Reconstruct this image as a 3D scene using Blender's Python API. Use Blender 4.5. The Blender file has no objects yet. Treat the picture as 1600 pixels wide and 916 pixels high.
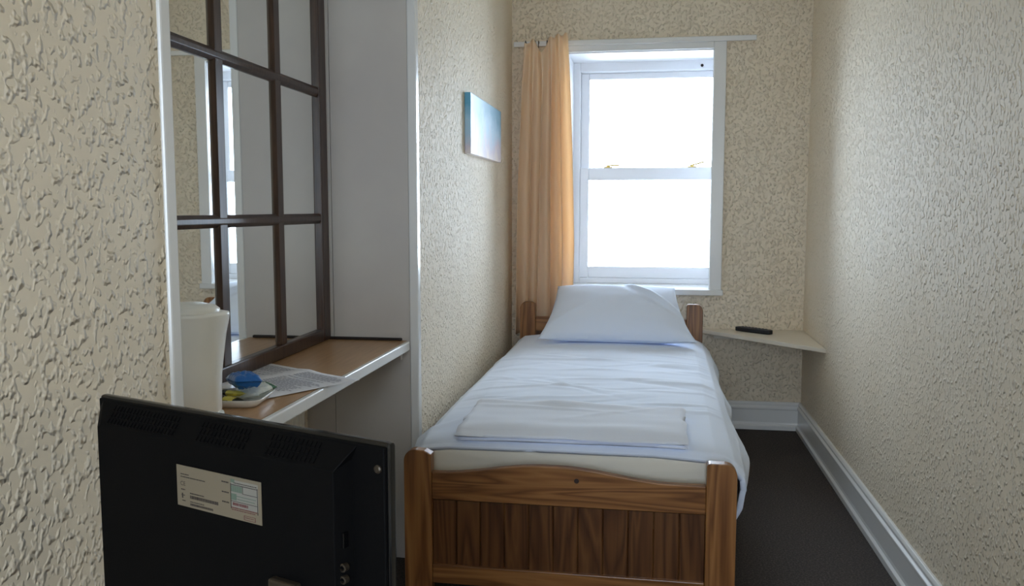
import bpy, bmesh, math, random
from mathutils import Vector, Matrix, noise

random.seed(7)
PI = math.pi
SC = bpy.context.scene
COL = SC.collection

# ---------------------------------------------------------------- camera
cam_d = bpy.data.cameras.new('camera')
cam = bpy.data.objects.new('camera', cam_d)
COL.objects.link(cam)
cam_d.sensor_fit = 'HORIZONTAL'
cam_d.sensor_width = 36.0
cam_d.lens = 1354.0 / 1600.0 * 36.0
cam_d.clip_start = 0.02
cam.location = (0, 0, 1.17)
cam.rotation_euler = (PI / 2 - math.radians(5.526), 0, math.radians(9.0635))
SC.camera = cam

# ---------------------------------------------------------------- daylight: a bright overcast sky outside the window
world = bpy.data.worlds.new('world')
SC.world = world
world.use_nodes = True
wn = world.node_tree
bg = wn.nodes['Background']
bg.inputs['Color'].default_value = (0.69, 0.825, 1.0, 1)
bg.inputs['Strength'].default_value = 19.0
pd = bpy.data.lights.new('window_sky_portal', 'AREA')       # sampling guide for the sky; gives no light itself
pd.shape = 'RECTANGLE'
pd.size, pd.size_y = 1.0, 1.4
pd.cycles.is_portal = True
po = bpy.data.objects.new('window_sky_portal', pd)
COL.objects.link(po)
po.location = (-0.03, 5.12, 1.38)
po.rotation_euler = (-PI / 2, 0, 0)
pd2 = pd.copy()
pd2.size, pd2.size_y = 0.66, 1.45
po2 = bpy.data.objects.new('rear_fill_sky_portal', pd2)  # sampling guide for the added fill opening behind the camera
COL.objects.link(po2)
po2.location = (0.0, -1.86, 1.30)
po2.rotation_euler = (PI / 2, 0, 0)

SC.view_settings.view_transform = 'Standard'
SC.view_settings.look = 'None'
SC.view_settings.gamma = 1.0
SC.view_settings.use_curve_mapping = False
SC.view_settings.exposure = 0.0
SC.cycles.use_denoising = True
SC.cycles.max_bounces = 14
SC.cycles.diffuse_bounces = 10
SC.cycles.glossy_bounces = 6
SC.cycles.transparent_max_bounces = 12
SC.cycles.sample_clamp_indirect = 8.0


# ================================================================ materials
def srgb(r, g, b):
    f = lambda c: (c / 255 / 12.92) if c / 255 <= 0.04045 else ((c / 255 + 0.055) / 1.055) ** 2.4
    return (f(r), f(g), f(b), 1)


def new_mat(name, color, rough=0.6, **kw):
    m = bpy.data.materials.new(name)
    m.use_nodes = True
    b = m.node_tree.nodes['Principled BSDF']
    b.inputs['Base Color'].default_value = color
    b.inputs['Roughness'].default_value = rough
    for k, v in kw.items():
        b.inputs[k.replace('_', ' ')].default_value = v
    return m


def nodes(m):
    nt = m.node_tree
    return nt, nt.nodes, nt.links, nt.nodes['Principled BSDF']


def coords(m, scale=(1, 1, 1), rot=(0, 0, 0), kind='Object'):
    nt, N, L, b = nodes(m)
    tc = N.new('ShaderNodeTexCoord')
    mp = N.new('ShaderNodeMapping')
    mp.inputs['Scale'].default_value = scale
    mp.inputs['Rotation'].default_value = rot
    L.new(tc.outputs[kind], mp.inputs['Vector'])
    return mp.outputs['Vector']


def tex_noise(m, vec, scale, detail=2, rough=0.5, dist=0.0):
    nt, N, L, b = nodes(m)
    t = N.new('ShaderNodeTexNoise')
    t.inputs['Scale'].default_value = scale
    t.inputs['Detail'].default_value = detail
    t.inputs['Roughness'].default_value = rough
    t.inputs['Distortion'].default_value = dist
    L.new(vec, t.inputs['Vector'])
    return t.outputs['Fac']


def ramp(m, fac, stops):
    nt, N, L, b = nodes(m)
    r = N.new('ShaderNodeValToRGB')
    el = r.color_ramp.elements
    while len(el) < len(stops):
        el.new(0.5)
    for e, (p, c) in zip(el, stops):
        e.position = p
        e.color = c if isinstance(c, tuple) else (c, c, c, 1)
    L.new(fac, r.inputs['Fac'])
    return r.outputs['Color']


def bump(m, height, strength, dist):
    nt, N, L, b = nodes(m)
    bp = N.new('ShaderNodeBump')
    bp.inputs['Strength'].default_value = strength
    bp.inputs['Distance'].default_value = dist
    L.new(height, bp.inputs['Height'])
    L.new(bp.outputs['Normal'], b.inputs['Normal'])
    return bp


def set_color(m, out):
    nt, N, L, b = nodes(m)
    L.new(out, b.inputs['Base Color'])


# woodchip / blown wallpaper
M = {}
m = M['wallpaper'] = new_mat('wallpaper', srgb(228, 211, 182), 0.58, Specular_IOR_Level=0.2)
v = coords(m, (1.0, 1.0, 0.85), (0.5, 0.35, 0.2))
n1 = tex_noise(m, v, 84, 1.0, 0.45, 0.1)
blob = ramp(m, n1, [(0.50, 0.0), (0.60, 0.35), (0.74, 1.0)])
bump(m, blob, 1.0, 0.0065)
n2 = tex_noise(m, v, 2.2, 3)
set_color(m, ramp(m, n2, [(0.3, srgb(227, 213, 189)), (0.7, srgb(233, 221, 200))]))

m = M['ceiling'] = new_mat('ceiling_paint', srgb(232, 228, 215), 0.7)
bump(m, tex_noise(m, coords(m), 60, 2), 0.15, 0.002)

m = M['gloss'] = new_mat('white_gloss_paint', srgb(228, 228, 226), 0.22)
bump(m, tex_noise(m, coords(m), 25, 2), 0.12, 0.002)
m = M['frame_white'] = new_mat('window_white_paint', srgb(232, 233, 236), 0.35)
bump(m, tex_noise(m, coords(m), 30, 2), 0.08, 0.002)
m = M['panel'] = new_mat('painted_hardboard', srgb(196, 190, 184), 0.45)
bump(m, tex_noise(m, coords(m, (1, 1, 0.15)), 60, 2), 0.06, 0.002)
set_color(m, ramp(m, tex_noise(m, coords(m), 3, 4), [(0.35, srgb(192, 186, 181)), (0.65, srgb(201, 196, 189))]))

m = M['carpet'] = new_mat('brown_carpet', srgb(70, 60, 54), 0.95)
v = coords(m)
set_color(m, ramp(m, tex_noise(m, v, 150, 3, 0.8), [(0.3, srgb(30, 24, 22)), (0.52, srgb(60, 52, 47)), (0.72, srgb(104, 93, 86))]))
bump(m, tex_noise(m, v, 300, 2), 0.7, 0.004)


def pine(name, axis, a, b_, c, rough=0.32):
    m = new_mat(name, b_, rough)
    sc = [9.0, 9.0, 9.0]
    sc[axis] = 0.7
    v = coords(m, tuple(sc))
    n = tex_noise(m, v, 1.6, 2, 0.5, 0.5)
    nt, N, L, bs = nodes(m)
    mul = N.new('ShaderNodeMath'); mul.operation = 'MULTIPLY'; mul.inputs[1].default_value = 7.0
    L.new(n, mul.inputs[0])
    fr = N.new('ShaderNodeMath'); fr.operation = 'PINGPONG'; fr.inputs[1].default_value = 0.5
    L.new(mul.outputs[0], fr.inputs[0])
    sc2 = [90.0, 90.0, 90.0]; sc2[axis] = 3.0
    n2 = tex_noise(m, coords(m, tuple(sc2)), 2.0, 2)
    mix = N.new('ShaderNodeMath'); mix.operation = 'MULTIPLY_ADD'; mix.inputs[1].default_value = 0.35
    L.new(n2, mix.inputs[0]); L.new(fr.outputs[0], mix.inputs[2])
    set_color(m, ramp(m, mix.outputs[0], [(0.12, a), (0.4, b_), (0.68, c)]))
    bump(m, mix.outputs[0], 0.08, 0.001)
    return m


for ax, nm in enumerate('xyz'):
    M['pine_' + nm] = pine('varnished_pine_' + nm, ax, srgb(160, 112, 66), srgb(140, 94, 52), srgb(108, 67, 34))
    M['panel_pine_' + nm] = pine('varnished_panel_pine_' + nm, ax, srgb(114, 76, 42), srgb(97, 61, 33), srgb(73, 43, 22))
m = M['knot'] = new_mat('dark_knot', srgb(45, 22, 10), 0.5)

m = M['dark_wood'] = new_mat('dark_stained_wood', srgb(62, 42, 33), 0.3)
set_color(m, ramp(m, tex_noise(m, coords(m, (30, 30, 2.5)), 3, 3), [(0.3, srgb(46, 30, 24)), (0.7, srgb(78, 56, 45))]))
M['mirror'] = new_mat('mirror_silver', (0.86, 0.87, 0.84, 1), 0.015, Metallic=1.0)
m = M['laminate'] = new_mat('brown_laminate', srgb(176, 138, 100), 0.3)
set_color(m, ramp(m, tex_noise(m, coords(m, (30, 2.5, 30)), 3, 4), [(0.3, srgb(166, 128, 90)), (0.7, srgb(184, 147, 108))]))
M['dark_gap'] = new_mat('dark_sealant', srgb(38, 27, 22), 0.7)

m = M['linen'] = new_mat('white_linen', srgb(226, 235, 251), 0.85)
bump(m, tex_noise(m, coords(m), 420, 2), 0.12, 0.001)
m = M['towel'] = new_mat('white_towelling', srgb(231, 237, 250), 0.9)
bump(m, tex_noise(m, coords(m), 330, 3), 0.25, 0.0015)
m = M['sheet'] = new_mat('cream_sheet', srgb(226, 221, 208), 0.9)
bump(m, tex_noise(m, coords(m), 300, 2), 0.2, 0.001)

# curtain: peach cloth that lets daylight through
m = M['curtain'] = new_mat('peach_curtain_cloth', srgb(250, 234, 208), 0.85)
nt, N, L, b = nodes(m)
tr = N.new('ShaderNodeBsdfTranslucent'); tr.inputs['Color'].default_value = srgb(250, 224, 188)
mx = N.new('ShaderNodeMixShader'); mx.inputs[0].default_value = 0.38
L.new(b.outputs[0], mx.inputs[1]); L.new(tr.outputs[0], mx.inputs[2])
L.new(mx.outputs[0], N['Material Output'].inputs['Surface'])
bump(m, tex_noise(m, coords(m, (1, 1, 0.2)), 220, 2), 0.15, 0.001)

# clear window glass
m = M['glass'] = bpy.data.materials.new('window_glass')
m.use_nodes = True
N = m.node_tree.nodes; L = m.node_tree.links
N.remove(N['Principled BSDF'])
t = N.new('ShaderNodeBsdfTransparent'); t.inputs['Color'].default_value = (0.97, 0.98, 0.98, 1)
g = N.new('ShaderNodeBsdfGlossy'); g.inputs['Roughness'].default_value = 0.02
fr = N.new('ShaderNodeFresnel'); fr.inputs['IOR'].default_value = 1.45
mx = N.new('ShaderNodeMixShader')
L.new(fr.outputs[0], mx.inputs[0]); L.new(t.outputs[0], mx.inputs[1]); L.new(g.outputs[0], mx.inputs[2])
L.new(mx.outputs[0], N['Material Output'].inputs['Surface'])

m = M['tv_black'] = new_mat('black_plastic', srgb(9, 9, 10), 0.6, Specular_IOR_Level=0.08)
bump(m, tex_noise(m, coords(m), 700, 2), 0.25, 0.0006)
M['tv_gloss'] = new_mat('glossy_black_plastic', srgb(12, 12, 13), 0.12)
M['screen'] = new_mat('tv_screen', srgb(8, 8, 10), 0.18)
M['metal'] = new_mat('dull_metal', srgb(150, 148, 142), 0.35, Metallic=0.9)
M['hook'] = new_mat('dark_metal_hook', srgb(70, 62, 52), 0.4, Metallic=0.6)
M['brass'] = new_mat('brass', srgb(205, 178, 105), 0.35, Metallic=0.6)
M['label'] = new_mat('label_paper', srgb(122, 112, 94), 0.6)
M['label_light'] = new_mat('label_pale', srgb(134, 132, 124), 0.6)
M['ink'] = new_mat('dark_ink', srgb(48, 40, 38), 0.7)
M['ink_green'] = new_mat('green_ink', srgb(96, 112, 98), 0.7)
M['ink_maroon'] = new_mat('maroon_ink', srgb(98, 52, 52), 0.7)
M['paper'] = new_mat('white_paper', srgb(226, 226, 232), 0.6)
M['print'] = new_mat('grey_print', srgb(150, 150, 164), 0.7)
M['kettle'] = new_mat('cream_white_plastic', srgb(243, 243, 238), 0.28)
M['ceramic'] = new_mat('white_plastic_dish', srgb(232, 230, 226), 0.25)
M['blue'] = new_mat('blue_foil', srgb(28, 100, 176), 0.3)
M['blue_pale'] = new_mat('pale_blue_foil', srgb(150, 190, 225), 0.3)
M['sachet_white'] = new_mat('white_sachet', srgb(232, 236, 230), 0.4)
M['sachet_black'] = new_mat('black_sachet', srgb(26, 28, 24), 0.4)
M['sachet_yellow'] = new_mat('yellow_sachet', srgb(222, 208, 96), 0.4)
M['sachet_green'] = new_mat('green_sachet', srgb(60, 104, 82), 0.4)
M['radiator'] = new_mat('radiator_enamel', srgb(225, 219, 206), 0.35)
M['remote'] = new_mat('remote_black', srgb(26, 25, 27), 0.4)
M['remote_key'] = new_mat('remote_key', srgb(78, 76, 78), 0.5)
M['shelf'] = new_mat('shelf_paint', srgb(222, 213, 196), 0.4)
M['cab'] = new_mat('dark_veneer', srgb(72, 50, 36), 0.4)

# seaside canvas, its colours paled to stand in for window glare
m = M['canvas'] = new_mat('painted_canvas', (0.7, 0.8, 0.9, 1), 0.3)
nt, N, L, b = nodes(m)
tc = N.new('ShaderNodeTexCoord'); sp = N.new('ShaderNodeSeparateXYZ')
L.new(tc.outputs['Object'], sp.inputs[0])
nz = tex_noise(m, coords(m, (1, 1, 1)), 9, 4, 0.6)
ad = N.new('ShaderNodeMath'); ad.operation = 'MULTIPLY_ADD'; ad.inputs[1].default_value = 0.22
L.new(nz, ad.inputs[0]); L.new(sp.outputs['Z'], ad.inputs[2])
base = ramp(m, ad.outputs[0], [(0.03, srgb(222, 196, 180)), (0.10, srgb(236, 226, 220)), (0.17, srgb(206, 200, 216)),
                               (0.24, srgb(165, 206, 230)), (0.32, srgb(96, 168, 200))])
set_color(m, base)


# ================================================================ helpers
def obj(name, bm, mat, parent=None, smooth=False, bevel=0, seg=2):
    me = bpy.data.meshes.new(name)
    bmesh.ops.recalc_face_normals(bm, faces=bm.faces)
    bm.to_mesh(me)
    bm.free()
    mats = mat if isinstance(mat, (list, tuple)) else [mat]
    for q in mats:
        me.materials.append(q)
    o = bpy.data.objects.new(name, me)
    COL.objects.link(o)
    if parent:
        o.parent = parent
    if smooth:
        for p in me.polygons:
            p.use_smooth = True
    if bevel:
        md = o.modifiers.new('bevel', 'BEVEL')
        md.width = bevel
        md.segments = seg
        md.limit_method = 'ANGLE'
        md.angle_limit = math.radians(35)
        md.harden_normals = False
    return o


def tag(o, label, cat, group=None):
    o['label'] = label
    o['category'] = cat
    if group:
        o['group'] = group
    return o


def struct(name, bm, mat, parent=None, **kw):
    o = obj(name, bm, mat, parent, **kw)
    if parent is None:
        o['kind'] = 'structure'
    return o


def empty(name, loc=(0, 0, 0), rz=0.0):
    o = bpy.data.objects.new(name, None)
    o.empty_display_size = 0.05
    COL.objects.link(o)
    o.location = loc
    o.rotation_euler = (0, 0, rz)
    return o


def thing(name, label, cat, loc=(0, 0, 0), rz=0.0, group=None):
    return tag(empty(name, loc, rz), label, cat, group)


def box(bm, x0, x1, y0, y1, z0, z1, mi=0):
    vs = [bm.verts.new(p) for p in ((x0, y0, z0), (x1, y0, z0), (x1, y1, z0), (x0, y1, z0),
                                    (x0, y0, z1), (x1, y0, z1), (x1, y1, z1), (x0, y1, z1))]
    for f in ((3, 2, 1, 0), (4, 5, 6, 7), (0, 1, 5, 4), (1, 2, 6, 5), (2, 3, 7, 6), (3, 0, 4, 7)):
        bm.faces.new([vs[i] for i in f]).material_index = mi
    return bm


def B(*a):
    return box(bmesh.new(), *a)


def prism(pts, axis, a, b, bm=None, mi=0):
    """extrude a 2-D outline along axis (0,1,2) from a to b; outline gives the other two coordinates in order"""
    bm = bm or bmesh.new()

    def P(p, t):
        q = list(p)
        q.insert(axis, t)
        return q
    v0 = [bm.verts.new(P(p, a)) for p in pts]
    v1 = [bm.verts.new(P(p, b)) for p in pts]
    n = len(pts)
    bm.faces.new(v0).material_index = mi
    bm.faces.new(list(reversed(v1))).material_index = mi
    for i in range(n):
        bm.faces.new([v0[i], v0[(i + 1) % n], v1[(i + 1) % n], v1[i]]).material_index = mi
    return bm


def lathe(prof, n=32, bm=None, cx=0, cy=0):
    bm = bm or bmesh.new()
    rings = []
    for r, z in prof:
        if r < 1e-6:
            rings.append([bm.verts.new((cx, cy, z))])
        else:
            rings.append([bm.verts.new((cx + r * math.cos(2 * PI * i / n), cy + r * math.sin(2 * PI * i / n), z)) for i in range(n)])
    for a, b_ in zip(rings, rings[1:]):
        for i in range(n):
            j = (i + 1) % n
            if len(a) == 1 and len(b_) == 1:
                continue
            if len(a) == 1:
                bm.faces.new([a[0], b_[j], b_[i]])
            elif len(b_) == 1:
                bm.faces.new([a[i], a[j], b_[0]])
            else:
                bm.faces.new([a[i], a[j], b_[j], b_[i]])
    return bm


def tube(pts, r, n=10, bm=None):
    bm = bm or bmesh.new()
    pts = [Vector(p) for p in pts]
    rings = []
    for i, p in enumerate(pts):
        d = (pts[min(i + 1, len(pts) - 1)] - pts[max(i - 1, 0)]).normalized()
        a = d.orthogonal().normalized() if i == 0 else (rings_dir - d * rings_dir.dot(d)).normalized()
        rings_dir = a
        b_ = d.cross(a)
        rr = r[i] if isinstance(r, (list, tuple)) else r
        rings.append([bm.verts.new(p + a * rr * math.cos(2 * PI * k / n) + b_ * rr * math.sin(2 * PI * k / n)) for k in range(n)])
    for a, b_ in zip(rings, rings[1:]):
        for k in range(n):
            bm.faces.new([a[k], a[(k + 1) % n], b_[(k + 1) % n], b_[k]])
    bm.faces.new(list(reversed(rings[0])))
    bm.faces.new(rings[-1])
    return bm


def grid(fn, nu, nv, bm=None):
    bm = bm or bmesh.new()
    vs = [[bm.verts.new(fn(i / nu, j / nv)) for i in range(nu + 1)] for j in range(nv + 1)]
    for j in range(nv):
        for i in range(nu):
            bm.faces.new([vs[j][i], vs[j][i + 1], vs[j + 1][i + 1], vs[j + 1][i]])
    return bm


def lerp(a, b, t):
    return a + (b - a) * t


def smooth(t):
    t = max(0.0, min(1.0, t))
    return t * t * (3 - 2 * t)


def interp(tab, t):
    for (t0, a), (t1, b_) in zip(tab, tab[1:]):
        if t <= t1:
            k = (t - t0) / (t1 - t0)
            return tuple(lerp(p, q, k) for p, q in zip(a, b_)) if isinstance(a, tuple) else lerp(a, b_, k)
    return tab[-1][1]


def text_bm(s, size, loc_fn, ext=0.0):
    """letters as a mesh; loc_fn maps flat (x, y) to 3-D"""
    cu = bpy.data.curves.new('t', 'FONT')
    cu.body = s
    cu.size = size
    to = bpy.data.objects.new('t', cu)
    COL.objects.link(to)
    dg = bpy.context.evaluated_depsgraph_get()
    dg.update()
    me = bpy.data.meshes.new_from_object(to.evaluated_get(dg))
    bm = bmesh.new()
    bm.from_mesh(me)
    for v_ in bm.verts:
        v_.co = Vector(loc_fn(v_.co.x, v_.co.y))
    bpy.data.objects.remove(to)
    bpy.data.curves.remove(cu)
    bpy.data.meshes.remove(me)
    return bm


# ================================================================ the setting
XL, XR, YB, YR, ZC = -0.75, 0.80, 4.70, -1.70, 2.45
YA0, YA1, XM = 1.255, 2.73, -1.135        # alcove: near end, far end, rear wall
OX0, OX1, OZ0, OZ1 = -0.45, 0.312, 0.745, 2.0   # window opening
YG = 5.0                                   # sash plane

bm = B(-1.4, 1.0, YR - 0.15, YB + 0.4, -0.12, 0.0)
struct('floor', bm, M['carpet'])
bm = B(-1.4, 1.0, YR - 0.15, YB + 0.4, ZC, ZC + 0.12)
struct('ceiling', bm, M['ceiling'])
struct('wall_right', B(XR, XR + 0.2, YR, YB, 0, ZC), M['wallpaper'])
bm = bmesh.new()                           # rear wall with an unseen opening added to let in fill daylight
box(bm, -1.4, -0.32, YR - 0.15, YR, 0, ZC)
box(bm, 0.32, 1.0, YR - 0.15, YR, 0, ZC)
box(bm, -0.32, 0.32, YR - 0.15, YR, 2.0, ZC)
box(bm, -0.32, 0.32, YR - 0.15, YR, 0, 0.6)
struct('wall_rear', bm, M['wallpaper'])
bm = bmesh.new()  # surround of the added fill opening, out of view
box(bm, -0.38, -0.305, YR - 0.15, YR + 0.02, 0.54, 2.06)
box(bm, 0.305, 0.38, YR - 0.15, YR + 0.02, 0.54, 2.06)
box(bm, -0.305, 0.305, YR - 0.15, YR + 0.02, 1.985, 2.06)
box(bm, -0.305, 0.305, YR - 0.15, YR + 0.03, 0.54, 0.615)
struct('fill_opening', bm, M['gloss'], bevel=0.004)
struct('wall_left_near', B(-1.4, XL, YR, YA0, 0, ZC), M['wallpaper'])
struct('wall_left_far', B(-1.4, XL, YA1 + 0.02, YB, 0, ZC), M['wallpaper'])
struct('wall_alcove', B(-1.4, XM, YA0, YA1 + 0.02, 0, ZC), M['wallpaper'])

# window wall with a reveal that splays open to the outside on the right
bm = bmesh.new()
D = 0.4
box(bm, -1.4, OX0, YB, YB + D, 0, ZC)
prism([(OX1, YB), (1.0, YB), (1.0, YB + D), (OX1 + 0.14, YB + D)], 2, 0, ZC, bm)
box(bm, OX0, OX1, YB, YB + D, 0, OZ0 - 0.03)
box(bm, OX0, OX1, YB, YB + D, OZ1, ZC)
prism([(OX1, YB), (OX1 + 0.14, YB + D), (OX1, YB + D)], 2, 0, OZ0 - 0.03, bm)
prism([(OX1, YB), (OX1 + 0.14, YB + D), (OX1, YB + D)], 2, OZ1, ZC, bm)
struct('wall_window', bm, M['wallpaper'])

# painted hardboard panel that closes the far end of the alcove, in two sheets with an open seam
bm = bmesh.new()
box(bm, XM, -1.036, YA1, YA1 + 0.02, 0, ZC)
box(bm, -1.034, -0.775, YA1, YA1 + 0.02, 0, ZC)
struct('wall_alcove_end', bm, M['panel'])
# corner bead of the alcove's far end and lining board of its near end
bm = B(-0.775, XL + 0.004, YA1 - 0.001, YA1 + 0.035, 0, ZC)
struct('trim_1', bm, M['gloss'], bevel=0.004)
bm = B(XM, XL + 0.006, YA0, YA0 + 0.030, 0, ZC)
struct('trim_2', bm, M['gloss'], bevel=0.004)

# skirting boards: tall moulded profile; (outward, z)
prof = [(0, 0), (0.026, 0), (0.026, 0.022), (0.018, 0.03), (0.016, 0.04), (0.016, 0.108), (0.021, 0.113), (0.021, 0.122),
        (0.013, 0.130), (0.015, 0.140), (0.009, 0.150), (0, 0.150)]
struct('baseboard_right', prism([(XR - d, z) for d, z in prof], 1, YR + 0.021, YB), M['gloss'], bevel=0.0015)
struct('baseboard_back', prism([(YB - d, z) for d, z in prof], 0, XL, XR - 0.001), M['gloss'], bevel=0.0015)
struct('baseboard_left', prism([(XL + d, z) for d, z in prof], 1, YA1 + 0.04, YB), M['gloss'], bevel=0.0015)
struct('baseboard_left_near', prism([(XL + d, z) for d, z in prof], 1, YR + 0.021, YA0), M['gloss'], bevel=0.0015)

# ---- window
win = empty('window_1', (0, YB, 0))
win['kind'] = 'structure'


def wpart(name, bm, mat, parent=None, **kw):
    bmesh.ops.translate(bm, verts=bm.verts, vec=(0, -YB, 0))
    return obj(name, bm, mat, parent or win, **kw)


# architrave
bm = bmesh.new()
box(bm, OX1 - 0.002, OX1 + 0.062, YB - 0.022, YB, OZ0 - 0.02, OZ1 + 0.06)
wpart('architrave', bm, M['gloss'], bevel=0.004)
wpart('architrave', B(OX0 - 0.062, OX0 + 0.002, YB - 0.022, YB, OZ0 - 0.02, OZ1 + 0.06), M['gloss'], bevel=0.004)
wpart('architrave', B(OX0 + 0.002, OX1 - 0.002, YB - 0.022, YB, OZ1 - 0.002, OZ1 + 0.06), M['gloss'], bevel=0.004)
# reveal lining
bm = bmesh.new()
box(bm, OX0 - 0.001, OX0 + 0.008, YB, YG, OZ0, OZ1)
wpart('reveal_lining', bm, M['frame_white'])
bm = prism([(OX1 - 0.004, YB), (OX1 + 0.004, YB), (OX1 + 0.115, YG), (OX1 + 0.10, YG)], 2, OZ0, OZ1)
wpart('reveal_lining', bm, M['frame_white'])
bm = prism([(OX0, YB), (OX1, YB), (OX1 + 0.11, YG), (OX0, YG)], 2, OZ1 - 0.008, OZ1 + 0.001)
wpart('reveal_lining', bm, M['frame_white'])
# sill board
bm = prism([(OX0 - 0.07, YB - 0.035), (OX1 + 0.07, YB - 0.035), (OX1 + 0.07, YB), (OX1, YB), (OX1 + 0.11, YG + 0.06), (OX0, YG + 0.06), (OX0, YB), (OX0 - 0.07, YB)],
           2, OZ0 - 0.03, OZ0)
wpart('window_sill', bm, M['gloss'], bevel=0.004)
# box frame
FX0, FX1 = OX0, OX1 + 0.125
bm = bmesh.new()
box(bm, FX0, FX0 + 0.045, YG, YG + 0.10, OZ0, OZ1)
box(bm, FX1 - 0.03, FX1, YG, YG + 0.10, OZ0, OZ1)
box(bm, FX0 + 0.045, FX1 - 0.03, YG, YG + 0.10, OZ1 - 0.058, OZ1)
box(bm, FX0 + 0.045, FX1 - 0.03, YG, YG + 0.10, OZ0, OZ0 + 0.03)
wpart('window_frame', bm, M['frame_white'], bevel=0.004)


def sash(name, x0, x1, z0, z1, y0, y1, st, top, bot):
    bm = bmesh.new()
    box(bm, x0, x0 + st, y0, y1, z0, z1)
    box(bm, x1 - st, x1, y0, y1, z0, z1)
    box(bm, x0 + st, x1 - st, y0, y1, z1 - top, z1)
    box(bm, x0 + st, x1 - st, y0, y1, z0, z0 + bot)
    s = wpart(name, bm, M['frame_white'], bevel=0.005)
    bm = B(x0 + st - 0.004, x1 - st + 0.004, (y0 + y1) / 2 - 0.002, (y0 + y1) / 2 + 0.002, z0 + bot - 0.004, z1 - top + 0.004)
    bmesh.ops.translate(bm, verts=bm.verts, vec=(0, -YB, 0))
    g_ = obj('pane', bm, M['glass'], s)
    return s


SX0, SX1 = FX0 + 0.045, FX1 - 0.03
sash('upper_sash', SX0, SX1, 1.345, OZ1 - 0.058, YG + 0.055, YG + 0.09, 0.050, 0.036, 0.050)
low = sash('lower_sash', SX0, SX1, OZ0 + 0.03, 1.405, YG + 0.01, YG + 0.045, 0.050, 0.070, 0.066)
# brass catches on the meeting rail
for x, tilt in ((-0.245, 0.0), (0.225, 0.5)):
    bm = bmesh.new()
    box(bm, x - 0.025, x + 0.025, YG + 0.012, YG + 0.04, 1.4055, 1.411)
    lathe([(0.0, 1.411), (0.011, 1.411), (0.011, 1.42), (0.0, 1.424)], 14, bm, x, YG + 0.026)
    tube([(x, YG + 0.026, 1.417), (x + 0.03, YG + 0.022, 1.419 + 0.012 * tilt), (x + 0.065, YG + 0.014, 1.42 + 0.03 * tilt)], 0.0045, 8, bm)
    wpart('sash_catch', bm, M['brass'], smooth=False)
# small bolt hole in the head of the reveal
bm = lathe([(0, 0), (0.008, 0), (0.008, 0.004), (0, 0.006)], 14)
for v_ in bm.verts:
    v_.co = Vector((0.268 + v_.co.x, YG - 0.004 - v_.co.z, 1.962 + v_.co.y))
wpart('bolt_head', bm, M['ink'])

# painted curtain batten across the head of the window
bt = obj('curtain_batten', B(-0.735, 0.52, YB - 0.04, YB - 0.0225, 2.03, 2.056), M['gloss'], bevel=0.003)
bm_b = bt
tag(bt, 'long white painted batten above the window that carries the curtain', 'curtain rail')

# ================================================================ fitted desk, mirror, radiator in the alcove
ZD = 0.74
desk = thing('fitted_desk', 'brown laminate desk top with white front edge fitted in the alcove', 'desk', (-0.95, 1.95, ZD))


def rel(bm, o):
    bmesh.ops.translate(bm, verts=bm.verts, vec=-Vector(o.location))
    return bm


obj('desk_top', rel(B(XM, -0.786, YA0 + 0.031, YA1 - 0.001, ZD - 0.022, ZD), desk), M['laminate'], desk)
obj('edge_strip', rel(B(-0.786, -0.771, YA0 + 0.031, YA1 - 0.013, ZD - 0.030, ZD), desk), M['gloss'], desk, bevel=0.004, seg=3)
struct('trim_3', B(-1.07, -0.80, YA1 - 0.012, YA1 - 0.0005, ZD + 0.0003, ZD + 0.009), M['dark_gap'], bevel=0.003)
obj('support_batten', rel(B(-1.10, -0.80, YA1 - 0.025, YA1 - 0.001, ZD - 0.062, ZD - 0.022), desk), M['panel'], desk)

MX, MROT = -1.080, 0.9
my0, my1, mz0, mz1 = 1.29, 2.725, ZD + 0.001, 2.02
mir = thing('wall_mirror', 'tall mirror divided into panes by a dark wooden lattice above the desk', 'mirror', (MX, my1, ZD), math.radians(MROT))
obj('mirror_glass', rel(B(MX + 0.001, MX + 0.022, my0 + 0.01, my1 - 0.01, mz0 + 0.01, mz1 - 0.01), mir), M['mirror'], mir)
bx1 = MX + 0.032
fw = 0.06
for a in ((my0, my0 + fw, mz0, mz1), (my1 - fw, my1, mz0, mz1)):
    obj('frame_stile', rel(B(MX, bx1 + 0.004, *a), mir), M['dark_wood'], mir, bevel=0.004)
for a in ((my0 + fw, my1 - fw, mz0, mz0 + 0.04), (my0 + fw, my1 - fw, mz1 - fw, mz1)):
    obj('frame_rail', rel(B(MX, bx1 + 0.004, *a), mir), M['dark_wood'], mir, bevel=0.004)
ys = [1.65, 2.00, 2.35]
for yc in ys:
    bm = bmesh.new()
    bm = prism([(MX + 0.006, yc - 0.029), (bx1 - 0.010, yc - 0.029), (bx1, yc - 0.019), (bx1, yc + 0.019), (bx1 - 0.010, yc + 0.029), (MX + 0.006, yc + 0.029)],
               2, mz0 + 0.04, mz1 - fw)
    obj('vertical_bar', rel(bm, mir), M['dark_wood'], mir, bevel=0.0015)
yy = [my0 + fw] + ys + [my1 - fw]
for zc in (1.14, 1.54):
    bm = bmesh.new()
    prism([(MX + 0.006, zc - 0.016), (bx1 - 0.006, zc - 0.016), (bx1 + 0.002, zc - 0.006), (bx1 + 0.002, zc + 0.006), (bx1 - 0.006, zc + 0.016), (MX + 0.006, zc + 0.016)],
          1, my0 + fw, my1 - fw, bm)
    obj('horizontal_bar', rel(bm, mir), M['dark_wood'], mir, bevel=0.0015)

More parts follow.
